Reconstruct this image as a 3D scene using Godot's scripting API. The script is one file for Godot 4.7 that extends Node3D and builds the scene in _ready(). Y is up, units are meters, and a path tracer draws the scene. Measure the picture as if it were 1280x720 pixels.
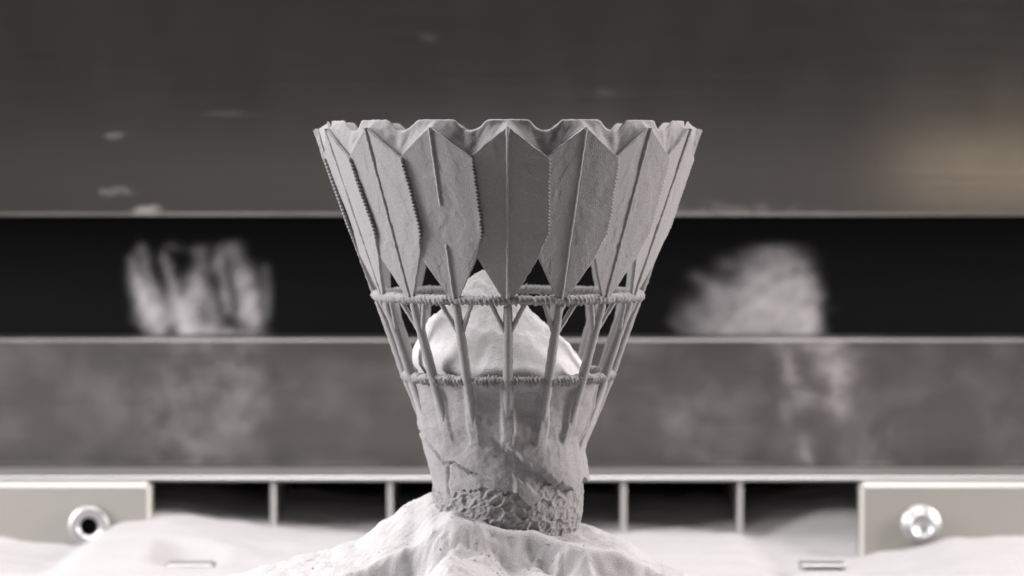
extends Node3D
# A metal shuttlecock freshly dug out of the powder bed of a printing machine.  Lengths in metres; MM turns millimetres into metres.
const MM := 0.001
var rng := RandomNumberGenerator.new()
var soft := FastNoiseLite.new()      # lumps
var fine := FastNoiseLite.new()      # grain
var cell := FastNoiseLite.new()      # pits
var used := {}

func _ready():
	rng.seed = 11
	# ---------------------------------------------------------------- camera
	var cam := Camera3D.new()
	cam.name = "camera"
	var ca := CameraAttributesPhysical.new()
	ca.frustum_focal_length = 129.0
	ca.frustum_focus_distance = 0.496
	ca.exposure_aperture = 32.0
	ca.frustum_near = 0.02
	ca.frustum_far = 20.0
	cam.attributes = ca
	cam.near = 0.02
	cam.far = 20.0
	cam.fov = 10.63
	cam.position = Vector3(0.00067, 0.080, 0.5209)
	cam.rotation = Vector3(-atan(155.0 / 3870.0), 0, 0)
	add_child(cam)
	cam.current = true
	# ---------------------------------------------------------------- air and lamps
	var env := Environment.new()
	env.background_mode = Environment.BG_COLOR
	env.background_color = Color(0.30, 0.295, 0.295)
	env.tonemap_mode = Environment.TONE_MAPPER_LINEAR
	env.tonemap_exposure = 1.0
	env.sdfgi_enabled = true
	env.ssao_enabled = true
	env.ssil_enabled = true
	var we := WorldEnvironment.new()
	we.name = "air"
	we.environment = env
	add_child(we)
	lamp("overhead_lamp", Vector3(0.0, 0.46, -0.035), Vector3(0, 0, -0.01), Vector2(0.42, 0.16), 0.235, Color(1.0, 0.985, 0.985))
	lamp("left_lamp", Vector3(-0.36, 0.19, 0.04), Vector3(0, 0.05, 0), Vector2(0.10, 0.26), 0.29, Color(1.0, 0.985, 0.99))
	lamp("right_lamp", Vector3(0.38, 0.16, -0.01), Vector3(0, 0.05, 0), Vector2(0.10, 0.22), 0.235, Color(1.0, 0.97, 0.96))
	lamp("doorway_lamp", Vector3(0.45, 0.076, 0.72), Vector3(0.45, 0.076, -0.17), Vector2(0.50, 0.014), 0.0032, Color(1.0, 0.90, 0.76))

	setup_noise()
	var M := materials()
	machine(M)
	powder_bed(M)
	mound(M)
	shuttlecock(M)
	heap(M)

# =================================================================== helpers
func lamp(called: String, at: Vector3, to: Vector3, size: Vector2, energy: float, color: Color):
	var l := AreaLight3D.new()
	l.name = called
	l.area_size = size
	l.light_energy = energy
	l.light_color = color
	l.shadow_enabled = true
	l.area_range = 6.0
	l.area_attenuation = 2.0
	add_child(l)
	l.position = at
	var up := Vector3.UP if absf((to - at).normalized().y) < 0.9 else Vector3.FORWARD
	l.look_at_from_position(at, to, up)

func setup_noise():
	soft.seed = 3
	soft.noise_type = FastNoiseLite.TYPE_SIMPLEX_SMOOTH
	soft.frequency = 1.0
	soft.fractal_type = FastNoiseLite.FRACTAL_FBM
	soft.fractal_octaves = 3
	fine.seed = 8
	fine.noise_type = FastNoiseLite.TYPE_SIMPLEX
	fine.frequency = 1.0
	fine.fractal_octaves = 2
	cell.seed = 5
	cell.noise_type = FastNoiseLite.TYPE_CELLULAR
	cell.frequency = 1.0
	cell.fractal_type = FastNoiseLite.FRACTAL_NONE
	cell.cellular_distance_function = FastNoiseLite.DISTANCE_EUCLIDEAN
	cell.cellular_return_type = FastNoiseLite.RETURN_DISTANCE2_SUB
	cell.cellular_jitter = 0.9

func numbered(n: String) -> String:
	if not used.has(n):
		used[n] = 0
		return n
	used[n] += 1
	return "%s_%03d" % [n, used[n]]

func tag(o: Node, label: String, category: String, group := ""):
	o.set_meta("label", label)
	o.set_meta("category", category)
	if group:
		o.set_meta("group", group)

func thing(called: String, at: Vector3, label: String, category: String, group := "") -> Node3D:
	var o := Node3D.new()
	o.name = numbered(called)
	add_child(o)
	o.position = at
	tag(o, label, category, group)
	return o

func obj(called: String, mesh: Mesh, mat: Material, parent: Node = self, at := Vector3.ZERO) -> MeshInstance3D:
	var o := MeshInstance3D.new()
	o.name = numbered(called) if parent == self else called
	o.mesh = mesh
	o.material_override = mat
	o.position = at
	o.cast_shadow = GeometryInstance3D.SHADOW_CASTING_SETTING_ON
	parent.add_child(o, true)
	return o

# a smooth sheet f(i, j); d/di x d/dj points out of the front.  wrap joins the last column to the first.
func grid(nu: int, nv: int, f: Callable, wrap := false) -> ArrayMesh:
	var st := SurfaceTool.new()
	st.begin(Mesh.PRIMITIVE_TRIANGLES)
	sheet(st, 0, nu, nv, f, wrap)
	st.generate_normals()
	return st.commit()

func sheet(st: SurfaceTool, first: int, nu: int, nv: int, f: Callable, wrap := false) -> int:
	var cols := nu if wrap else nu + 1
	st.set_smooth_group(0)
	for j in nv + 1:
		for i in cols:
			st.set_uv(Vector2(float(i) / nu, 1.0 - float(j) / nv))
			st.add_vertex(f.call(i, j))
	for j in nv:
		for i in nu:
			var a := first + j * cols + i
			var b := first + j * cols + (i + 1) % cols
			var c := a + cols
			var d := b + cols
			for k in [a, d, b, a, c, d]:
				st.add_index(k)
	return first + cols * (nv + 1)

# a box with chamfered edges, base at the middle of its own place
func box(size: Vector3, c: float) -> ArrayMesh:
	var st := SurfaceTool.new()
	st.begin(Mesh.PRIMITIVE_TRIANGLES)
	add_box(st, Vector3.ZERO, size, c)
	st.generate_normals()
	return st.commit()

func add_box(st: SurfaceTool, at: Vector3, size: Vector3, c: float):
	st.set_smooth_group(-1)
	var h := size / 2.0
	var P := func(x, y, z, ax):   # corner (signs) pulled in on the axes other than ax
		var q := Vector3(x * h.x, y * h.y, z * h.z)
		if ax != 0: q.x -= x * c
		if ax != 1: q.y -= y * c
		if ax != 2: q.z -= z * c
		return q
	var put := func(pts: Array):
		for t in range(1, pts.size() - 1):
			var a: Vector3 = pts[0]
			var b: Vector3 = pts[t]
			var d: Vector3 = pts[t + 1]
			if (b - a).cross(d - a).dot(a + b + d) > 0.0:
				var s := b
				b = d
				d = s
			for q in [a, b, d]:
				st.set_uv(Vector2(q.x / size.x + 0.5, 0.5 - q.y / size.y))
				st.add_vertex(at + q)
	for s in [-1, 1]:
		put.call([P.call(s, -1, -1, 0), P.call(s, 1, -1, 0), P.call(s, 1, 1, 0), P.call(s, -1, 1, 0)])
		put.call([P.call(-1, s, -1, 1), P.call(1, s, -1, 1), P.call(1, s, 1, 1), P.call(-1, s, 1, 1)])
		put.call([P.call(-1, -1, s, 2), P.call(1, -1, s, 2), P.call(1, 1, s, 2), P.call(-1, 1, s, 2)])
		for t in [-1, 1]:
			put.call([P.call(s, t, -1, 0), P.call(s, t, 1, 0), P.call(s, t, 1, 1), P.call(s, t, -1, 1)])
			put.call([P.call(s, -1, t, 0), P.call(s, 1, t, 0), P.call(s, 1, t, 2), P.call(s, -1, t, 2)])
			put.call([P.call(-1, s, t, 1), P.call(1, s, t, 1), P.call(1, s, t, 2), P.call(-1, s, t, 2)])
			for u in [-1, 1]:
				put.call([P.call(s, t, u, 0), P.call(s, t, u, 1), P.call(s, t, u, 2)])

# turned about the z axis: profile of (radius, z) from the back to the front
func turned_z(profile: Array, n := 40) -> ArrayMesh:
	var st := SurfaceTool.new()
	st.begin(Mesh.PRIMITIVE_TRIANGLES)
	var first := 0
	for k in profile.size() - 1:
		var p: Vector2 = profile[k]
		var q: Vector2 = profile[k + 1]
		first = sheet(st, first, n, 1, func(i: int, j: int):
			var a := TAU * i / n
			var w: Vector2 = q if j else p
			return Vector3(cos(a) * w.x, sin(a) * w.x, w.y), true)
	st.generate_normals()
	return st.commit()

# a rough tube along points
func tube(pts: Array, radii: Array, sides := 10, rough := 0.06 * MM, salt := 0.0, squash := 1.0, steps := 8) -> ArrayMesh:
	var n: int = (pts.size() - 1) * steps
	var at := func(t: float) -> Vector3:
		var k := mini(int(t), pts.size() - 2)
		return (pts[k] as Vector3).lerp(pts[k + 1], t - k)
	var rad := func(t: float) -> float:
		var k := mini(int(t), radii.size() - 2)
		return lerpf(radii[k], radii[k + 1], t - k)
	return grid(sides, n, func(i: int, j: int):
		var t := float(j) / steps
		var p: Vector3 = at.call(t)
		var d: Vector3 = ((at.call(minf(t + 0.3, pts.size() - 1.0)) as Vector3) - (at.call(maxf(t - 0.3, 0.0)) as Vector3)).normalized()
		var side := Vector3.RIGHT if absf(d.x) < 0.9 else Vector3.UP
		var b := d.cross(side).normalized()
		side = b.cross(d).normalized()
		var a := TAU * i / sides
		var r: float = rad.call(t)
		if j == 0 or j == n:
			r *= 0.25
		var q := p + (side * cos(a) + b * sin(a) * squash) * r
		return q + (q - p).normalized() * rough * soft.get_noise_3d(q.x * 900 + salt, q.y * 900, q.z * 900), true)

func ramp(x: float, table: Array) -> float:
	if x <= table[0][0]:
		return table[0][1]
	for k in table.size() - 1:
		if x <= table[k + 1][0]:
			var t: float = (x - table[k][0]) / (table[k + 1][0] - table[k][0])
			t = t * t * (3.0 - 2.0 * t) * 0.5 + t * 0.5
			return lerpf(table[k][1], table[k + 1][1], t)
	return table[-1][1]

# =================================================================== materials
func noise_tex(seed_: int, freq: float, octaves: int, lo: Color, hi: Color, kind := FastNoiseLite.TYPE_SIMPLEX, w := 512, h := 512) -> NoiseTexture2D:
	var n := FastNoiseLite.new()
	n.seed = seed_
	n.frequency = freq
	n.noise_type = kind
	n.fractal_octaves = octaves
	var t := NoiseTexture2D.new()
	t.width = w
	t.height = h
	t.seamless = true
	t.noise = n
	var g := Gradient.new()
	g.set_color(0, lo)
	g.set_color(1, hi)
	t.color_ramp = g
	return t

func powder_mat(lin: Color, vary: float, scale: float, relief: float, seed_: int) -> StandardMaterial3D:
	var m := StandardMaterial3D.new()
	m.albedo_color = lin.linear_to_srgb()
	var v := 1.0 - vary
	m.albedo_texture = noise_tex(seed_, 0.045, 5, Color(v, v, v), Color(1, 1, 1))
	m.roughness = 0.95
	m.metallic_specular = 0.25
	m.heightmap_enabled = true
	m.heightmap_texture = noise_tex(seed_ + 1, 0.075, 3, Color.BLACK, Color.WHITE)
	m.heightmap_scale = relief
	m.uv1_triplanar = true
	m.uv1_scale = Vector3.ONE * scale
	return m

func steel(tint: float, rough: float, warm := 0.0) -> StandardMaterial3D:
	var m := StandardMaterial3D.new()
	m.albedo_color = Color(tint * (1.0 + warm), tint * (1.0 + warm * 0.5), tint * (1.0 - warm)).linear_to_srgb()
	m.metallic = 1.0
	m.roughness = rough
	return m

# steel with brushing along x and patches of powder film given by mask(u, v) -> 0..1
func filmed_steel(mm: Vector2, w: int, h: int, tint: Color, rough: float, mask: Callable, seed_: int) -> StandardMaterial3D:
	var alb := Image.create(w, h, false, Image.FORMAT_RGB8)
	var rg := Image.create(w, h, false, Image.FORMAT_RGB8)
	var n := FastNoiseLite.new()
	n.seed = seed_
	n.frequency = 1.0
	n.fractal_octaves = 3
	var film := Color(0.40, 0.375, 0.375)
	for y in h:
		for x in w:
			var u := float(x) / w
			var v := float(y) / h
			var k: float = clampf(mask.call(u, v), 0.0, 1.0)
			var brush := n.get_noise_2d(u * mm.x * 0.012, v * mm.y * 1.6)
			var cloud := n.get_noise_2d(u * mm.x * 0.05 + 40.0, v * mm.y * 0.025)
			var t := 1.0 + 0.05 * brush + 0.05 * cloud
			var c := Color(tint.r * t, tint.g * t, tint.b * t).lerp(film, k)
			alb.set_pixel(x, y, c.linear_to_srgb())
			rg.set_pixel(x, y, Color(clampf(rough + 0.02 * brush + 0.015 * cloud + 0.5 * k, 0.05, 1.0), 1.0 - k, 0))
	var m := StandardMaterial3D.new()
	m.albedo_texture = ImageTexture.create_from_image(alb)
	var rt := ImageTexture.create_from_image(rg)
	m.roughness = 1.0
	m.roughness_texture = rt
	m.roughness_texture_channel = BaseMaterial3D.TEXTURE_CHANNEL_RED
	m.metallic = 1.0
	m.metallic_texture = rt
	m.metallic_texture_channel = BaseMaterial3D.TEXTURE_CHANNEL_GREEN
	return m

func materials() -> Dictionary:
	var M := {}
	M.print = powder_mat(Color(0.335, 0.328, 0.331), 0.16, 95.0, 0.006, 21)
	M.cake = powder_mat(Color(0.35, 0.34, 0.346), 0.16, 80.0, 0.006, 31)
	M.powder = powder_mat(Color(0.58, 0.568, 0.572), 0.14, 90.0, 0.009, 41)
	M.bed = powder_mat(Color(0.47, 0.46, 0.463), 0.12, 60.0, 0.012, 51)
	M.ledge = steel(0.50, 0.45, 0.01)
	M.plate = steel(0.46, 0.5, 0.05)
	M.bolt = steel(0.52, 0.42, 0.0)
	var black := StandardMaterial3D.new()
	black.albedo_color = Color(0.006, 0.006, 0.0065).linear_to_srgb()
	black.roughness = 0.8
	black.metallic_specular = 0.15
	M.black = black
	return M

# a smear of powder: streaks as [x at top, y at top, x at foot, y at foot, half width, strength], all 0..1
func streaks(list: Array, u: float, v: float, wob: FastNoiseLite) -> float:
	var s := 1.0
	var uu := u + 0.020 * wob.get_noise_2d(u * 5.0, v * 5.0)
	var vv := v + 0.03 * wob.get_noise_2d(u * 9.0 + 9.0, v * 3.0)
	for k in list:
		var t := clampf((vv - k[1]) / (k[3] - k[1]), 0.0, 1.0)
		var x: float = lerpf(k[0], k[2], t)
		var dy: float = maxf(0.0, maxf(k[1] - vv, vv - k[3]))
		var d: float = Vector2((uu - x), dy * 0.55).length() / k[4]
		s *= 1.0 - k[5] * exp(-1.1 * d * d)
	return 1.0 - s

# =================================================================== the machine behind
func machine(M: Dictionary):
	var wob := FastNoiseLite.new()
	wob.seed = 77
	wob.frequency = 1.0
	wob.fractal_octaves = 3
	# the big panel above the slot
	var marks := func(u: float, v: float):
		var s := 0.0
		for k in [[0.352, 0.909, 0.006, 0.004, 0.16], [0.353, 0.972, 0.006, 0.005, 0.22], [0.364, 0.993, 0.006, 0.006, 0.4], [0.395, 0.885, 0.012, 0.003, 0.05], [0.58, 0.992, 0.03, 0.008, 0.12], [0.47, 0.80, 0.004, 0.004, 0.07], [0.535, 0.86, 0.004, 0.004, 0.05]]:
			var d: float = Vector2((u - k[0]) / k[2], (v - k[1]) / k[3]).length()
			s += 0.75 * k[4] * (1.0 - smoothstep(0.0, 1.3, d + 0.9 * wob.get_noise_2d(u * 110.0, v * 70.0)))
		return s
	var up := filmed_steel(Vector2(600, 200), 1024, 512, Color(0.47, 0.455, 0.445), 0.13, marks, 61)
	var panel := obj("wall_panel", box(Vector3(0.60, 0.20, 0.019), 0.8 * MM), up, self, Vector3(0, 0.0684 + 0.10, -0.1795))
	tag(panel, "tall brushed steel wall panel above the dark slot", "wall panel")
	# black back of the slot
	var back := obj("slot_back", box(Vector3(0.60, 0.050, 0.004), 0.3 * MM), M.black, self, Vector3(0, 0.0540, -0.1925))
	tag(back, "black back panel of the long dark slot between the steel panels", "panel")
	# the strip below the slot
	var L := [[8.088, 0.05, 8.141, 0.62, 0.235, 0.165], [8.35, 0.1, 8.402, 0.6, 0.118, 0.188], [7.879, 0.3, 7.827, 0.95, 0.141, 0.075], [7.775, 0.55, 7.984, 0.98, 0.235, 0.12], [7.618, 0.7, 7.618, 0.98, 0.235, 0.075], [8.506, 0.3, 8.559, 0.45, 0.071, 0.15]]
	var R := [[12.561, 0.05, 12.728, 0.42, 0.094, 0.315], [12.979, 0.04, 13.012, 0.4, 0.094, 0.3], [12.728, 0.04, 12.979, 0.1, 0.188, 0.338], [12.644, 0.42, 13.029, 0.46, 0.094, 0.3], [12.594, 0.55, 12.611, 0.6, 0.063, 0.225], [12.728, 0.88, 12.778, 0.94, 0.078, 0.3], [13.23, 0.92, 13.23, 0.99, 0.251, 0.188], [11.892, 0.93, 12.394, 0.99, 0.314, 0.15], [11.39, 0.25, 12.059, 0.98, 0.157, 0.06]]
	var film := func(u: float, v: float):
		var x := u * 20.9
		var s: float = maxf(streaks(L, x, v, wob), streaks(R, x, v, wob))
		s *= clampf(0.8 + 1.1 * wob.get_noise_2d(u * 75.0, v * 4.0), 0.0, 1.3)
		return 0.65 * s + 0.12 * clampf(0.2 + wob.get_noise_2d(u * 30.0 + 5.0, v * 1.6), 0.0, 1.0) + 0.06 * smoothstep(0.93, 1.0, v + 0.04 * wob.get_noise_2d(u * 40.0, 3.0))
	var st_m := filmed_steel(Vector2(600, 28.7), 2048, 128, Color(0.185, 0.178, 0.171), 0.34, film, 62)
	var strip := obj("steel_strip", box(Vector3(0.60, 0.02870, 0.019), 0.5 * MM), st_m, self, Vector3(0, 0.02655, -0.1795))
	tag(strip, "horizontal steel strip under the dark slot with powder smears down its face", "metal strip")
	# the row of openings under the ledge
	var g := thing("outlet_grille", Vector3(0, 0, -0.149), "steel outlet grille with a ledge over dark rectangular openings, low behind the shuttlecock", "grille")
	obj("top_ledge", box(Vector3(0.60, 1.0 * MM, 0.046), 0.3 * MM), M.ledge, g, Vector3(0, 0.01165, -0.023))
	obj("back_plate", box(Vector3(0.60, 0.03, 0.002), 0.2 * MM), M.black, g, Vector3(0, -0.004, -0.0455))
	for x in [-51.4, -25.95, -0.5, 25.0, 50.4]:
		obj("divider", box(Vector3(1.25 * MM, 0.0240, 0.042), 0.35 * MM), M.ledge, g, Vector3(x * MM, -0.00085, -0.0225))
	# the sill of the front door, which the wall panel mirrors
	var dull := StandardMaterial3D.new()
	dull.albedo_color = Color(0.40, 0.385, 0.37).linear_to_srgb()
	dull.roughness = 0.7
	var sill := obj("front_sill", box(Vector3(1.6, 0.05, 0.03), 2.0 * MM), dull, self, Vector3(0, 0.067, 0.765))
	sill.set_meta("kind", "structure")
	# plates at both ends, with a bolt each
	var pr := thing("end_plate", Vector3(0.1605, -0.012, -0.1455), "pale steel plate with a domed bolt at the right end of the dark openings", "metal plate", "plates at the ends of the openings")
	obj("plate", box(Vector3(0.17, 0.0235, 0.006), 0.9 * MM), M.plate, pr, Vector3(0, 0.01175, 0))
	var bo := obj("bolt", turned_z([Vector2(4.3, -2), Vector2(4.3, 0.4), Vector2(4.0, 0.8), Vector2(3.4, 0.8), Vector2(3.4, 2.2), Vector2(3.25, 2.9), Vector2(2.8, 3.5), Vector2(2.3, 3.75), Vector2(2.15, 3.3), Vector2(0.01, 3.1)].map(func(p): return p * MM)), M.bolt, pr, Vector3(0.0886 - 0.1605, 0.0025 + 0.012, 0.003))
	bo.set_meta("label", "shiny domed bolt head")
	var pl := thing("end_plate", Vector3(-0.162, -0.012, -0.1455), "pale steel plate with a dark socketed bolt at the left end of the openings", "metal plate", "plates at the ends of the openings")
	obj("plate", box(Vector3(0.17, 0.0235, 0.006), 0.9 * MM), M.plate, pl, Vector3(0, 0.01175, 0))
	var bl := obj("bolt", turned_z([Vector2(4.4, -2), Vector2(4.4, 1.6), Vector2(4.1, 2.1), Vector2(3.3, 2.1), Vector2(2.0, 1.9), Vector2(1.9, -1.2)].map(func(p): return p * MM)), M.bolt, pl, Vector3(-0.0902 + 0.162, 0.0022 + 0.012, 0.003))
	obj("socket", turned_z([Vector2(2.2, -1.4), Vector2(2.0, 0.2), Vector2(0.01, 0.1)].map(func(p): return p * MM)), M.black, bl)
	# powder splashed onto the back of the slot
	var s1 := [[0.07, 0.25, 0.24, 0.95, 0.035, 0.55], [0.14, 0.12, 0.24, 0.8, 0.035, 0.45], [0.1, 0.45, 0.24, 1.0, 0.06, 0.6], [0.28, 0.2, 0.42, 0.95, 0.03, 0.45], [0.33, 0.12, 0.5, 0.16, 0.04, 0.35], [0.52, 0.16, 0.44, 1.0, 0.045, 0.4], [0.46, 0.5, 0.42, 1.0, 0.07, 0.4], [0.62, 0.14, 0.68, 0.75, 0.03, 0.45], [0.7, 0.1, 0.6, 0.3, 0.05, 0.4], [0.71, 0.1, 0.8, 0.75, 0.05, 0.6], [0.8, 0.35, 0.84, 0.85, 0.05, 0.5], [0.92, 0.35, 0.93, 0.8, 0.03, 0.3], [0.25, 0.9, 0.75, 1.0, 0.13, 0.5], [0.55, 0.6, 0.6, 1.0, 0.06, 0.35], [0.35, 0.75, 0.5, 1.0, 0.12, 0.35], [0.8, 0.75, 0.82, 1.0, 0.09, 0.2]]
	smear(M, Vector3(-0.0712, 0.0409, -0.1903), Vector2(0.0370, 0.0225), s1, wob, 5.0, "powder streaks like finger marks on the black slot back, left of the shuttlecock")
	var s2 := [[0.6, 0.25, 0.55, 1.0, 0.1, 0.6], [0.58, 0.14, 0.6, 0.5, 0.03, 0.4], [0.68, 0.25, 0.7, 1.0, 0.1, 0.65], [0.67, 0.16, 0.7, 0.5, 0.025, 0.4], [0.75, 0.3, 0.79, 1.0, 0.06, 0.6], [0.82, 0.44, 0.83, 1.0, 0.04, 0.5], [0.5, 0.42, 0.42, 1.0, 0.1, 0.5], [0.38, 0.3, 0.55, 0.35, 0.06, 0.3], [0.48, 0.22, 0.52, 0.4, 0.04, 0.25], [0.34, 0.55, 0.32, 1.0, 0.09, 0.35], [0.22, 0.42, 0.3, 0.5, 0.05, 0.2], [0.2, 0.78, 0.25, 1.0, 0.08, 0.22], [0.1, 0.9, 0.2, 1.0, 0.05, 0.12], [0.9, 0.8, 0.98, 0.66, 0.04, 0.2]]
	smear(M, Vector3(0.0555, 0.0409, -0.1903), Vector2(0.0440, 0.0220), s2, wob, 9.0, "hazy burst of powder on the black slot back, right of the shuttlecock")
	# two small clips half sunk in the powder
	for k in 2:
		var clip := thing("steel_clip", Vector3([-0.0640, 0.0632][k], -0.0026, -0.100), ["flat steel clip half sunk in the powder, left of the mound", "flat steel clip half sunk in the powder, right of the mound"][k], "clip", "clips sunk in the powder")
		obj("top_plate", box(Vector3(0.0092, 0.0008, 0.006), 0.2 * MM), M.ledge, clip, Vector3(0, 0.00195, 0))
		for s in [-1, 1]:
			obj("foot", box(Vector3(0.0009, 0.00255, 0.006), 0.1 * MM), M.ledge, clip, Vector3(s * 0.00412, 0.00027, 0))
		obj("back_plate", box(Vector3(0.0073, 0.0023, 0.0008), 0.1 * MM), M.black, clip, Vector3(0, 0.0003, -0.0024))

func smear(M: Dictionary, at: Vector3, size: Vector2, list: Array, wob: FastNoiseLite, salt: float, label: String):
	var w := 256
	var h := 144
	var im := Image.create(w, h, false, Image.FORMAT_RGBA8)
	var a := PackedFloat32Array()
	a.resize(w * h)
	for y in h:
		for x in w:
			var u := float(x) / (w - 1)
			var v := float(y) / (h - 1)
			var s := streaks(list, u, v, wob)
			var puff := wob.get_noise_2d(u * 7.0 + v * 2.0 + salt, v * 3.5) + 0.5 * wob.get_noise_2d(u * 15.0 + salt, v * 7.0)
			s *= clampf(0.9 + 0.42 * puff, 0.05, 1.1)
			s *= smoothstep(0.0, 0.12, minf(u, 1.0 - u)) * smoothstep(0.0, 0.12, v)
			s = clampf(s, 0.0, 1.0)
			a[y * w + x] = s
	for pass_ in 2:   # powder has no sharp outline: soften it
		for way in [Vector2i(1, 0), Vector2i(0, 1)]:
			var b := a.duplicate()
			for y in h:
				for x in w:
					var t := 0.0
					for d in range(-4, 5):
						t += b[clampi(y + d * way.y, 0, h - 1) * w + clampi(x + d * way.x, 0, w - 1)]
					a[y * w + x] = t / 9.0
	for y in h:
		for x in w:
			var grit := 1.0 + 0.12 * wob.get_noise_2d(x * 0.6, y * 0.6 + salt)
			im.set_pixel(x, y, Color(1, 1, 1, clampf(a[y * w + x] * grit * lerpf(0.6, 1.0, smoothstep(0.1, 0.75, float(y) / h)), 0.0, 1.0)))
	var m := StandardMaterial3D.new()
	m.albedo_color = Color(0.55, 0.53, 0.545).linear_to_srgb()
	m.albedo_texture = ImageTexture.create_from_image(im)
	m.transparency = BaseMaterial3D.TRANSPARENCY_ALPHA
	m.roughness = 0.95
	m.metallic_specular = 0.2
	m.texture_repeat = false
	var nu := 96
	var nv := 54
	var mesh := grid(nu, nv, func(i: int, j: int):
		var k := a[(h - 1 - int(float(j) / nv * (h - 1))) * w + int(float(i) / nu * (w - 1))]
		return Vector3((float(i) / nu - 0.5) * size.x, float(j) / nv * size.y, k * 0.2 * MM))
	tag(obj("powder_smear", mesh, m, self, at), label, "powder smear", "powder splashed on the slot back")

# =================================================================== powder
func bed_height(x: float, z: float) -> float:   # millimetres in, millimetres out
	var n := 0.9 * soft.get_noise_2d(x * 0.035, z * 0.05) + 0.35 * soft.get_noise_2d(x * 0.12 + 7.0, z * 0.16)
	var pile := ramp(x, [[-400, 3], [-120, 1.0], [-93, -2.0], [-84, 3.6], [-72, 4.4], [-62, 3.2], [-48, 0.6], [-30, -0.2], [49, -0.1], [56, -4.2], [74, -4.6], [82, -3.0], [95, 0.2], [400, 1.5]])
	var near := smoothstep(-60.0, -125.0, z) if z > -149.0 else 1.0
	var h := -0.3 + n + pile * near
	if z < -147.0:   # what has drifted into the openings
		var inside := ramp(x, [[-400, 1], [-78, 3.0], [-55, 0.5], [-40, 0.0], [-25, -1.0], [0, -1.0], [50, -0.5], [60, 1.2], [76, 3.0], [400, 3.0]])
		h = lerpf(h, inside + n + 0.10 * (-147.0 - z), smoothstep(-147.0, -158.0, z))
	var clipd := minf(absf(x + 64.0), absf(x - 63.2))
	if clipd < 9.0 and z > -112.0 and z < -86.0:
		var lo := -1.45 if z > -103.5 else -0.6
		h = lerpf(h, lo, (1.0 - smoothstep(3.6, 8.0, clipd)) * smoothstep(-112.0, -106.0, z) * (1.0 - smoothstep(-92.0, -86.0, z)))
	return h

func powder_bed(M: Dictionary):
	var xs := PackedFloat32Array()
	var zs := PackedFloat32Array()
	for i in 301:
		xs.append(lerpf(-260.0, 260.0, i / 300.0))
	for j in 161:
		var t := j / 160.0
		zs.append(lerpf(120.0, -193.0, 1.0 - (1.0 - t) * (1.0 - t)))
	var o := obj("powder_ground", grid(300, 160, func(i: int, j: int):
		return Vector3(xs[i], bed_height(xs[i], zs[j]), zs[j]) * MM), M.bed)
	o.set_meta("kind", "structure")
	o.set_meta("label", "pale blurred bed of loose metal powder")

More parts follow.
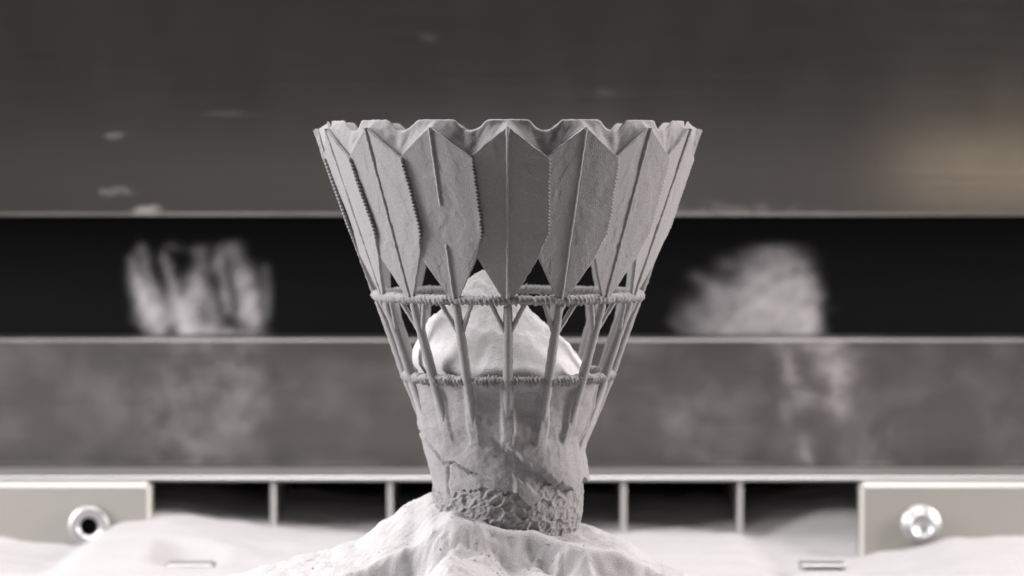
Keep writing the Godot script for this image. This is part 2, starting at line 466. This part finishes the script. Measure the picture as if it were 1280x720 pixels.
func mound(M: Dictionary):
	var T := [[-80, -3], [-60, 4.0], [-46, 10.0], [-41, 11.7], [-33, 13.6], [-26, 15.6], [-20.7, 19.6], [-16.5, 22.4], [-13, 24.0], [-10, 23.8], [-6, 22.3], [0, 19.8], [8, 18.8], [13.5, 18.6], [18, 16.8], [26, 11.8], [40, 5.5], [62, -3]]
	var C := [[-80, -4], [-50, 7.0], [-34, 10.5], [-26, 13.2], [-16, 17.0], [-12, 20.0], [-9, 22.0], [-5, 21.2], [0, 19.6], [4, 19.6], [9, 17.8], [18, 16.3], [26, 12.6], [40, 5.0], [62, -4]]
	var f := func(x: float, z: float) -> float:
		var t := ramp(x, T)
		var c := ramp(x, C)
		var zc := 14.5 + 1.8 * soft.get_noise_2d(x * 0.05, 3.0) + 1.4 * soft.get_noise_2d(x * 0.12, z * 0.2 + 9.0) + 5.0 * smoothstep(-14.0, -34.0, x)
		var h := lerpf(t, c, smoothstep(-4.0, zc, z))
		var rag := 0.40 * soft.get_noise_2d(x * 0.16, z * 0.16) + 0.10 * soft.get_noise_2d(x * 2.4, z * 2.4) + 0.20 * soft.get_noise_2d(x * 1.1, z * 1.1 + 5.0)
		if z > zc:
			var d := z - zc
			var cliff := 6.2 + 1.5 * soft.get_noise_2d(x * 0.07 + 4.0, 8.0)
			h -= cliff * smoothstep(-0.4, 4.6 + 1.2 * soft.get_noise_2d(x * 0.07, 30.0), d) + 0.16 * d
			# lumps of powder at the foot of the broken face
			for k in [[-10.5, 31.0, 6.5, 3.4], [8.5, 31.0, 9.5, 4.4], [22.0, 28.0, 9.0, 2.4], [-30.0, 32.0, 9.0, 2.0]]:
				var q: float = Vector2((x - k[0]) / k[2], (z - k[1]) / 7.5).length_squared()
				h += k[3] * exp(-q * 1.1)
			rag += 0.42 * soft.get_noise_3d(x * 0.8, h * 0.8, z * 0.8 + 60.0) * smoothstep(0.0, 1.5, d)
		if z < -6.0:
			h -= 0.85 * (-6.0 - z) + 0.004 * (z + 6.0) * (z + 6.0)
		return h + rag * 0.9 - 1.0 * smoothstep(40.0, 62.0, z) * 4.0
	var nu := 340
	var nv := 240
	var o := obj("powder_mound", grid(nu, nv, func(i: int, j: int):
		var x := lerpf(-80.0, 62.0, float(i) / nu)
		var z := lerpf(62.0, -34.0, float(j) / nv)
		return Vector3(x, f.call(x, z), z) * MM), M.powder)
	# crumbs that broke off and lie on the slopes
	var lump := grid(7, 5, func(i: int, j: int):
		var a := TAU * i / 7.0
		var b := PI * j / 5.0
		var q := Vector3(cos(a) * sin(b), -cos(b) * 0.8, -sin(a) * sin(b))
		return q * (1.0 + 0.5 * soft.get_noise_3d(q.x * 1.4, q.y * 1.4, q.z * 1.4)), true)
	var mm := MultiMesh.new()
	mm.transform_format = MultiMesh.TRANSFORM_3D
	mm.mesh = lump
	mm.instance_count = 150
	for k in 150:
		var x := rng.randf_range(-48.0, 36.0)
		var z := rng.randf_range(-10.0, 44.0)
		if k % 3 == 0:   # most of them below the cork and the broken face
			x = rng.randf_range(-16.0, 16.0)
			z = rng.randf_range(12.5, 24.0)
		if Vector2(x, z).length() < 12.6:
			z = absf(z) + 13.0
		var size := 0.09 + 0.26 * pow(rng.randf(), 4.0)
		mm.set_instance_transform(k, Transform3D(Basis.from_euler(Vector3(rng.randf() * TAU, rng.randf() * TAU, 0)).scaled(Vector3.ONE * size * MM), Vector3(x, f.call(x, z) + size * 0.2, z) * MM))
	var cr := MultiMeshInstance3D.new()
	cr.name = "powder_crumbs"
	cr.multimesh = mm
	cr.material_override = M.powder
	add_child(cr)
	cr.set_meta("kind", "stuff")
	tag(cr, "tiny grey crumbs of caked powder scattered over the slopes of the mound", "powder crumbs")
	tag(o, "crumbling mound of grey metal powder that the shuttlecock stands in", "powder mound")

# =================================================================== the shuttlecock
const Y0 := 57.8       # height and radius of the middle ring, millimetres
const R0 := 22.2
const SLANT := 0.357

func shuttlecock(M: Dictionary):
	var s := thing("shuttlecock", Vector3(0, 0.011, 0), "grey printed metal shuttlecock caked in powder, standing cork down in the mound", "shuttlecock")
	var base := Vector3(0, -0.011, 0)
	# feathers: a few variants, shared
	var plates := []
	var ribs := []
	for k in 5:
		plates.append(feather_mesh(k))
		ribs.append(rib_mesh(k))
	for k in 16:
		var a := TAU * k / 16.0
		var v: int = [0, 3, 1, 4, 2, 0, 1, 3, 2, 4, 1, 0, 3, 2, 1, 4][k]
		var o := obj("feather", plates[v], M.print, s, base)
		o.rotation.y = a
		obj("rib", ribs[[0, 1, 2, 0, 1, 2, 0, 1, 2, 0, 1, 2, 0, 1, 2, 3][k]], M.print, o)
	rim(s, base, M)
	ring(s, base, M, R0 - 0.05, Y0 + 0.2, 0.72, 176, 0.30, 1.0)
	ring(s, base, M, 17.2, 44.6, 0.64, 180, 0.46, 7.0)
	# stems with two thin branches each
	var stem_meshes := []
	var arms := []
	for k in 3:
		stem_meshes.append(tube([P2(0, 12.0, 31.5), P2(0, 14.95, 38.6), P2(0, 17.3, 44.6), P2(0, 19.6, 51.2), P2(0, 22.1, Y0)], [0.70 * MM, 0.78 * MM, 0.84 * MM, 0.80 * MM, 0.66 * MM], 12, 0.12 * MM, k * 13.0))
		for q in [-1, 1]:
			arms.append(tube([P2(q * 0.3, 20.1, 52.6), P2(q * 1.6, 21.1, 55.2), P2(q * 2.9, 22.1, Y0)], [0.48 * MM, 0.40 * MM, 0.42 * MM], 8, 0.09 * MM, k * 7.0 + q))
	for k in 16:
		var o := obj("stem", stem_meshes[k % 3], M.print, s, base)
		o.rotation.y = TAU * k / 16.0
		obj("branch", arms[(k % 3) * 2], M.print, o)
		obj("branch", arms[(k % 3) * 2 + 1], M.print, o)
	skirt(s, base, M)
	cork(s, base, M)

func P2(u: float, r: float, y: float) -> Vector3:
	return Vector3(u, y, r) * MM

func half_width(v: float) -> float:
	return ramp_lin(v, [[0.0, 0.45], [7.75, 5.0], [11.7, 6.45], [14.0, 6.6], [24.6, 6.65], [40.0, 6.65]])

func ramp_lin(x: float, table: Array) -> float:
	if x <= table[0][0]:
		return table[0][1]
	for k in table.size() - 1:
		if x <= table[k + 1][0]:
			return lerpf(table[k][1], table[k + 1][1], (x - table[k][0]) / (table[k + 1][0] - table[k][0]))
	return table[-1][1]

# point of a feather: u across, v up the slant, w outwards (millimetres)
func on_feather(u: float, v: float, w: float) -> Vector3:
	var l := sqrt(1.0 + SLANT * SLANT)
	var c := cos(0.045)
	var sn := sin(0.045)
	var across := u * c - w * sn * 0.0
	var out := w + u * sn - 0.22 * smoothstep(2.5, 6.5, u)
	return Vector3(across, Y0 + v / l - out * SLANT / l, R0 + v * SLANT / l + out / l) * MM

func feather_mesh(variant: int) -> ArrayMesh:
	var salt := variant * 37.0
	var cols := 48
	var rows := 190
	var st := SurfaceTool.new()
	st.begin(Mesh.PRIMITIVE_TRIANGLES)
	var edge := func(s: float, v: float) -> float:
		var e := half_width(v)
		if s < 0.0:   # the left margin lies under its neighbour
			e = minf(e, 0.199 * (R0 + 0.336 * v) + 0.15)
		if s > 0.0:
			var teeth := absf(fposmod(v / 0.62 + 0.2 * soft.get_noise_2d(v * 0.4, salt), 1.0) - 0.5) * 2.0
			e += 0.42 * (teeth - 0.4) * smoothstep(9.0, 12.0, v) * (1.0 - smoothstep(23.4, 24.3, v)) * s * s * s
			e += 0.15 * soft.get_noise_2d(v * 0.5, salt + 3.0)
		return e * s
	var outer := func(i: int, j: int, w0: float) -> Vector3:
		var s := float(i) / cols * 2.0 - 1.0
		var v := lerpf(0.2, 29.9 - absf(s) * 5.35 + 0.12 * soft.get_noise_2d(s * 6.0, salt), float(j) / rows)
		var u: float = edge.call(s, v)
		var w := w0 + 0.02 * soft.get_noise_3d(u * 1.2, v * 1.2, salt) + 0.05 * smoothstep(0.03, 0.15, soft.get_noise_3d(u * 0.16, v * 0.13, salt + 50.0))
		w -= 0.05 * smoothstep(0.08, 0.18, soft.get_noise_3d(u * 0.2 + 9.0, v * 0.11, salt + 90.0))
		return on_feather(u, v, w)
	var inner := func(i: int, j: int) -> Vector3:
		var s := float(i) / cols * 2.0 - 1.0
		var t := float(j) / rows
		var v := lerpf(0.2, 29.75 - absf(s) * 5.35, t)
		var u: float = edge.call(s, minf(v, 26.0))
		var w := -0.32 + 0.05 * soft.get_noise_3d(u * 0.8, v * 0.8, salt + 20.0)
		return on_feather(u, v, w)
	var n := 0
	n = sheet(st, n, cols, rows, func(i: int, j: int): return outer.call(i, j, 0.25))
	n = sheet(st, n, cols, rows, func(i: int, j: int): return inner.call(cols - i, j))
	# top edge
	n = sheet(st, n, cols, 6, func(i: int, j: int):
		var p: Vector3 = outer.call(i, rows, 0.25)
		var q: Vector3 = inner.call(i, rows)
		var r := p.lerp(q, j / 6.0)
		return r + Vector3(0, 0.25, 0) * MM * soft.get_noise_3d(r.x * 900, r.y * 900, r.z * 900 + salt) * sin(PI * j / 6.0))
	# sides and foot
	n = sheet(st, n, 1, rows, func(i: int, j: int): return outer.call(cols, j, 0.25) if i == 0 else inner.call(cols, j))
	n = sheet(st, n, 1, rows, func(i: int, j: int): return inner.call(0, j) if i == 0 else outer.call(0, j, 0.25))
	n = sheet(st, n, cols, 1, func(i: int, j: int): return inner.call(i, 0) if j == 0 else outer.call(i, 0, 0.25))
	st.generate_normals()
	return st.commit()

# the thicker band behind the feather tips: its top slopes up and inwards to a flat crown behind each feather, with a dip between
func rim(parent: Node, base: Vector3, M: Dictionary):
	var per := 30
	var n := 16 * per
	var m := 20
	var l := sqrt(1.0 + SLANT * SLANT)
	obj("rim_band", grid(n, m, func(i: int, j: int):
		var a := TAU * i / n
		var da := (float(i % per) / per - (1.0 if i % per > per / 2 else 0.0)) * TAU / 16.0
		var u := absf(32.0 * tan(da))
		var sa := sin(a) * 9.0
		var ca := cos(a) * 9.0
		var chev := 29.9 - 0.81 * u
		var q := u / 6.4 + 0.05 * soft.get_noise_2d(sa, ca)
		var crown := 30.3 - 1.55 * smoothstep(0.48, 0.84, q) - 0.25 * smoothstep(0.75, 1.0, q) + 0.12 * soft.get_noise_2d(sa * 3.0, ca * 3.0)
		var v := 0.0
		var w := 0.0
		if j < 4:
			v = lerpf(19.0, chev - 0.25, j / 4.0)
			w = -0.36
		elif j < 14:
			var t := (j - 4) / 9.0
			v = lerpf(chev - 0.25, crown, t)
			w = lerpf(-0.30, -2.3, t) - 0.25 * sin(PI * t) + 0.30 * soft.get_noise_3d(sa * 2.6, ca * 2.6, t * 1.6) * sin(PI * t)
			w += 0.35 * smoothstep(0.75, 1.0, q) * sin(PI * t)
		else:
			var t := (j - 13) / float(m - 13)
			v = lerpf(crown, 17.0, t * t)
			w = lerpf(-2.5, -0.9, t)
		var R := (R0 + v * SLANT / l + w / l) / cos(da)
		return Vector3(sin(a) * R, Y0 + v / l - w * SLANT / l, cos(a) * R) * MM, true), M.print, parent, base)

func rib_mesh(variant: int) -> ArrayMesh:
	var salt := variant * 11.0 + 4.0
	var rows := 120
	return grid(6, rows, func(i: int, j: int):
		var t := float(j) / rows
		var v := lerpf(0.6, 29.8, t)
		var u := lerpf(-0.38, 0.38, i / 6.0)
		var k := sin(PI * i / 6.0)
		var high := 0.50 + 0.10 * soft.get_noise_2d(v * 1.3, salt)
		if variant == 3:
			high *= 1.0 - smoothstep(9.5, 10.5, v) * (1.0 - smoothstep(16.0, 17.0, v)) * 1.1
		if variant == 1:
			high *= 0.85 + 0.3 * soft.get_noise_2d(v * 0.25, salt + 9.0)
		return on_feather(u + 0.08 * soft.get_noise_2d(v * 0.6, salt), v, 0.20 + high * pow(k, 0.6) - 0.12))

func ring(parent: Node, base: Vector3, M: Dictionary, R: float, y: float, thick: float, teeth: int, bump: float, salt: float):
	var n := teeth * 7
	var m := 12
	obj("ring", grid(m, n, func(i: int, j: int):
		var b := TAU * i / m
		var a := TAU * float(j % n) / n
		var wave := sin(a * teeth + 1.3 * sin(b) * 2.0 + 2.6 * soft.get_noise_2d(cos(a) * 9.0 + salt, sin(a) * 9.0))
		var big := 0.55 + 1.3 * soft.get_noise_2d(cos(a) * 25.0 + salt, sin(a) * 25.0 + 3.0)
		var r := thick + bump * big * maxf(wave, -0.5) * (1.0 if sin(b) < 0.4 else 0.6) + 0.1 * soft.get_noise_3d(cos(a) * 70.0, sin(a) * 70.0, b + salt)
		var rr := R + r * cos(b)
		var yy := y + 0.10 * soft.get_noise_2d(cos(a) * 4.0, sin(a) * 4.0 + salt) + r * sin(b) * 1.05
		return Vector3(sin(a) * rr, yy, cos(a) * rr) * MM, true), M.print, parent, base)

func skirt(parent: Node, base: Vector3, M: Dictionary):
	var prof := [[22.0, 12.3], [27.0, 12.5], [29.5, 12.75], [33.5, 13.3], [36.2, 14.5], [41.6, 16.0], [43.4, 16.7], [44.4, 17.1]]
	var n := 420
	var m := 170
	obj("powder_skirt", grid(n, m, func(i: int, j: int):
		var a := TAU * i / n
		var sx := sin(a)
		var cz := cos(a)
		var foot := 26.2 + 1.6 * soft.get_noise_2d(sx * 3.0, cz * 3.0 + 5.0) + 0.5 * soft.get_noise_2d(sx * 12.0, cz * 12.0)
		foot -= 2.6 * exp(-pow((sx * 13.0 - 4.2) / 1.9, 2.0)) * smoothstep(0.0, 0.3, cz)
		foot += 1.2 * smoothstep(0.75, 0.98, sx)
		foot -= 1.5 * smoothstep(-0.55, -0.85, sx)
		var t := maxf(0.0, (j - 3) / float(m - 3))
		var y := lerpf(foot, 44.4, t)
		var r := ramp_lin(y, prof) + 0.30
		if j < 3:
			r -= 0.45 * (3 - j)
		var x := sx * r
		r += 0.75 * smoothstep(-0.5, -1.0, sx) * exp(-pow((y - 32.5) / 4.5, 2.0)) - 0.35 * smoothstep(0.6, 1.0, sx) * exp(-pow((y - 33.0) / 3.0, 2.0))
		# hollows between the buried stems, filling up downwards
		var w := smoothstep(0.13, 0.22, absf(fposmod(a * 16.0 / TAU + 0.5 + 0.06 * soft.get_noise_2d(y * 0.2, a * 2.0), 1.0) - 0.5))
		w *= (1.0 - 0.55 * smoothstep(0.1, -0.5, sx)) * (1.0 - 0.75 * smoothstep(0.6, 0.92, absf(sx)))
		var floor_y := 33.2 + 1.0 * soft.get_noise_2d(sx * 1.5, cz * 1.5)
		r -= w * (0.55 * smoothstep(floor_y, floor_y + 1.4, y) + 0.35 * smoothstep(floor_y, 42.0, y)) * (1.0 - smoothstep(42.6, 44.2, y))
		# a sheet of powder that ends in a slanting edge across the front
		if cz > 0.0:
			var line := 33.8 - 0.80 * x + 0.8 * soft.get_noise_1d(x * 0.5)
			r += 1.0 * smoothstep(-0.9, 0.3, y - line) * smoothstep(-3.0, 1.5, x) * (1.0 - smoothstep(2.0, 9.0, y - line)) - 0.5 * smoothstep(-4.5, -0.9, y - line) * (1.0 - smoothstep(-0.9, 0.0, y - line)) * smoothstep(-4.0, 0.5, x)
			var l2 := 28.6 - 0.9 * (x - 1.5) + 0.5 * soft.get_noise_1d(x * 0.6 + 30.0)
			r += 0.45 * smoothstep(-0.2, 0.2, l2 - y) * smoothstep(0.6, 1.6, x) * (1.0 - smoothstep(6.5, 8.0, x))
			# cracks on the left
			var crack := ramp_lin(x, [[-14.0, 35.0], [-11.6, 32.0], [-10.2, 30.3], [-9.0, 30.6], [-6.0, 29.0], [-2.0, 28.0]])
			r -= 0.55 * exp(-pow((y - crack) / 0.22, 2.0)) * (1.0 - smoothstep(-6.0, -3.0, x))
			r += 0.25 * smoothstep(0.0, 0.4, crack - y) * exp(-maxf(0.0, crack - y) / 2.0) * (1.0 - smoothstep(-5.0, -2.0, x))
			var c2 := ramp_lin(y, [[24.0, -9.4], [27.0, -9.9], [30.5, -9.6]])
			if y < 30.5:
				r -= 0.4 * exp(-pow((x - c2) / 0.2, 2.0))
		r += 0.30 * soft.get_noise_3d(sx * 2.2, y * 0.2, cz * 2.6) + 0.06 * soft.get_noise_3d(sx * 9.0, y * 0.6, cz * 9.0) + 0.03 * soft.get_noise_3d(sx * 26.0, y * 2.0, cz * 26.0)
		return Vector3(sx * r, y, cz * r) * MM, true), M.cake, parent, base)

func cork(parent: Node, base: Vector3, M: Dictionary):
	var prof := [[11.0, 0.05], [11.3, 2.5], [12.2, 5.5], [14.0, 8.9], [16.0, 10.7], [18.0, 11.7], [21.0, 12.4], [25.0, 12.6], [30.0, 12.3]]
	var n := 480
	var m := 150
	obj("cork_head", grid(n, m, func(i: int, j: int):
		var a := TAU * i / n
		var y := lerpf(11.0, 30.0, float(j) / m)
		var r := ramp_lin(y, prof)
		var p := Vector3(sin(a) * r, y * 1.15, cos(a) * r)
		p += Vector3(1, 1, 1) * 0.35 * soft.get_noise_3d(p.x * 0.5, p.y * 0.5, p.z * 0.5)
		var c := cell.get_noise_3d(p.x * 0.47, p.y * 0.47, p.z * 0.47) + 1.0   # 0 on the walls between the pits
		var pit := smoothstep(0.03, 0.36, c)
		var dep := 0.30 + 0.3 * soft.get_noise_3d(p.x * 0.25, p.y * 0.25, p.z * 0.25 + 40.0)
		r += 0.16 - dep * pit + 0.20 * soft.get_noise_3d(p.x * 1.6, p.y * 1.6, p.z * 1.6)
		r = maxf(r, 0.02)
		return Vector3(sin(a) * r, y, cos(a) * r) * MM, true), M.print, parent, base)

# the loose cone of powder left inside the cup
func heap(M: Dictionary):
	var n := 180
	var m := 90
	var o := obj("powder_heap", grid(n, m, func(i: int, j: int):
		var a := TAU * i / n
		var t := float(j) / m
		var rad := 16.6 * (1.0 - t) - 1.8 * (1.0 - smoothstep(0.0, 0.03, t))
		var x := sin(a) * rad - 4.0 * t
		var z := cos(a) * rad + 1.0 * t
		var d := Vector2(x + 4.0, z - 1.0).length()
		var lean := ramp(atan2(z - 1.0, x + 4.0), [[-3.2, 1.04], [-1.6, 0.95], [0.0, 0.98], [0.9, 0.84], [1.6, 1.02], [2.3, 0.92], [3.2, 1.04]])
		var h := 63.4 - lean * sqrt(d * d + 1.6)
		h += 1.1 * exp(-Vector2((x + 3.5) / 3.2, (z - 10.0) / 4.0).length_squared()) + 1.0 * soft.get_noise_2d(x * 0.17, z * 0.12 + 11.0) * smoothstep(0.0, 4.0, d) + 0.10 * soft.get_noise_2d(x * 1.9, z * 1.9) + 0.20 * soft.get_noise_2d(x * 0.6, z * 0.6)
		h = maxf(h, 45.0 + 0.5 * soft.get_noise_2d(x * 0.4, z * 0.4)) 
		h -= 0.78 * maxf(0.0, rad - 12.5)   # it slumps against the stems
		if t < 0.04:
			h = lerpf(43.5, h, t / 0.04)
		return Vector3(x, h, z) * MM, true), M.powder)
	tag(o, "pale pointed heap of loose powder inside the cup, seen between the stems", "powder heap")
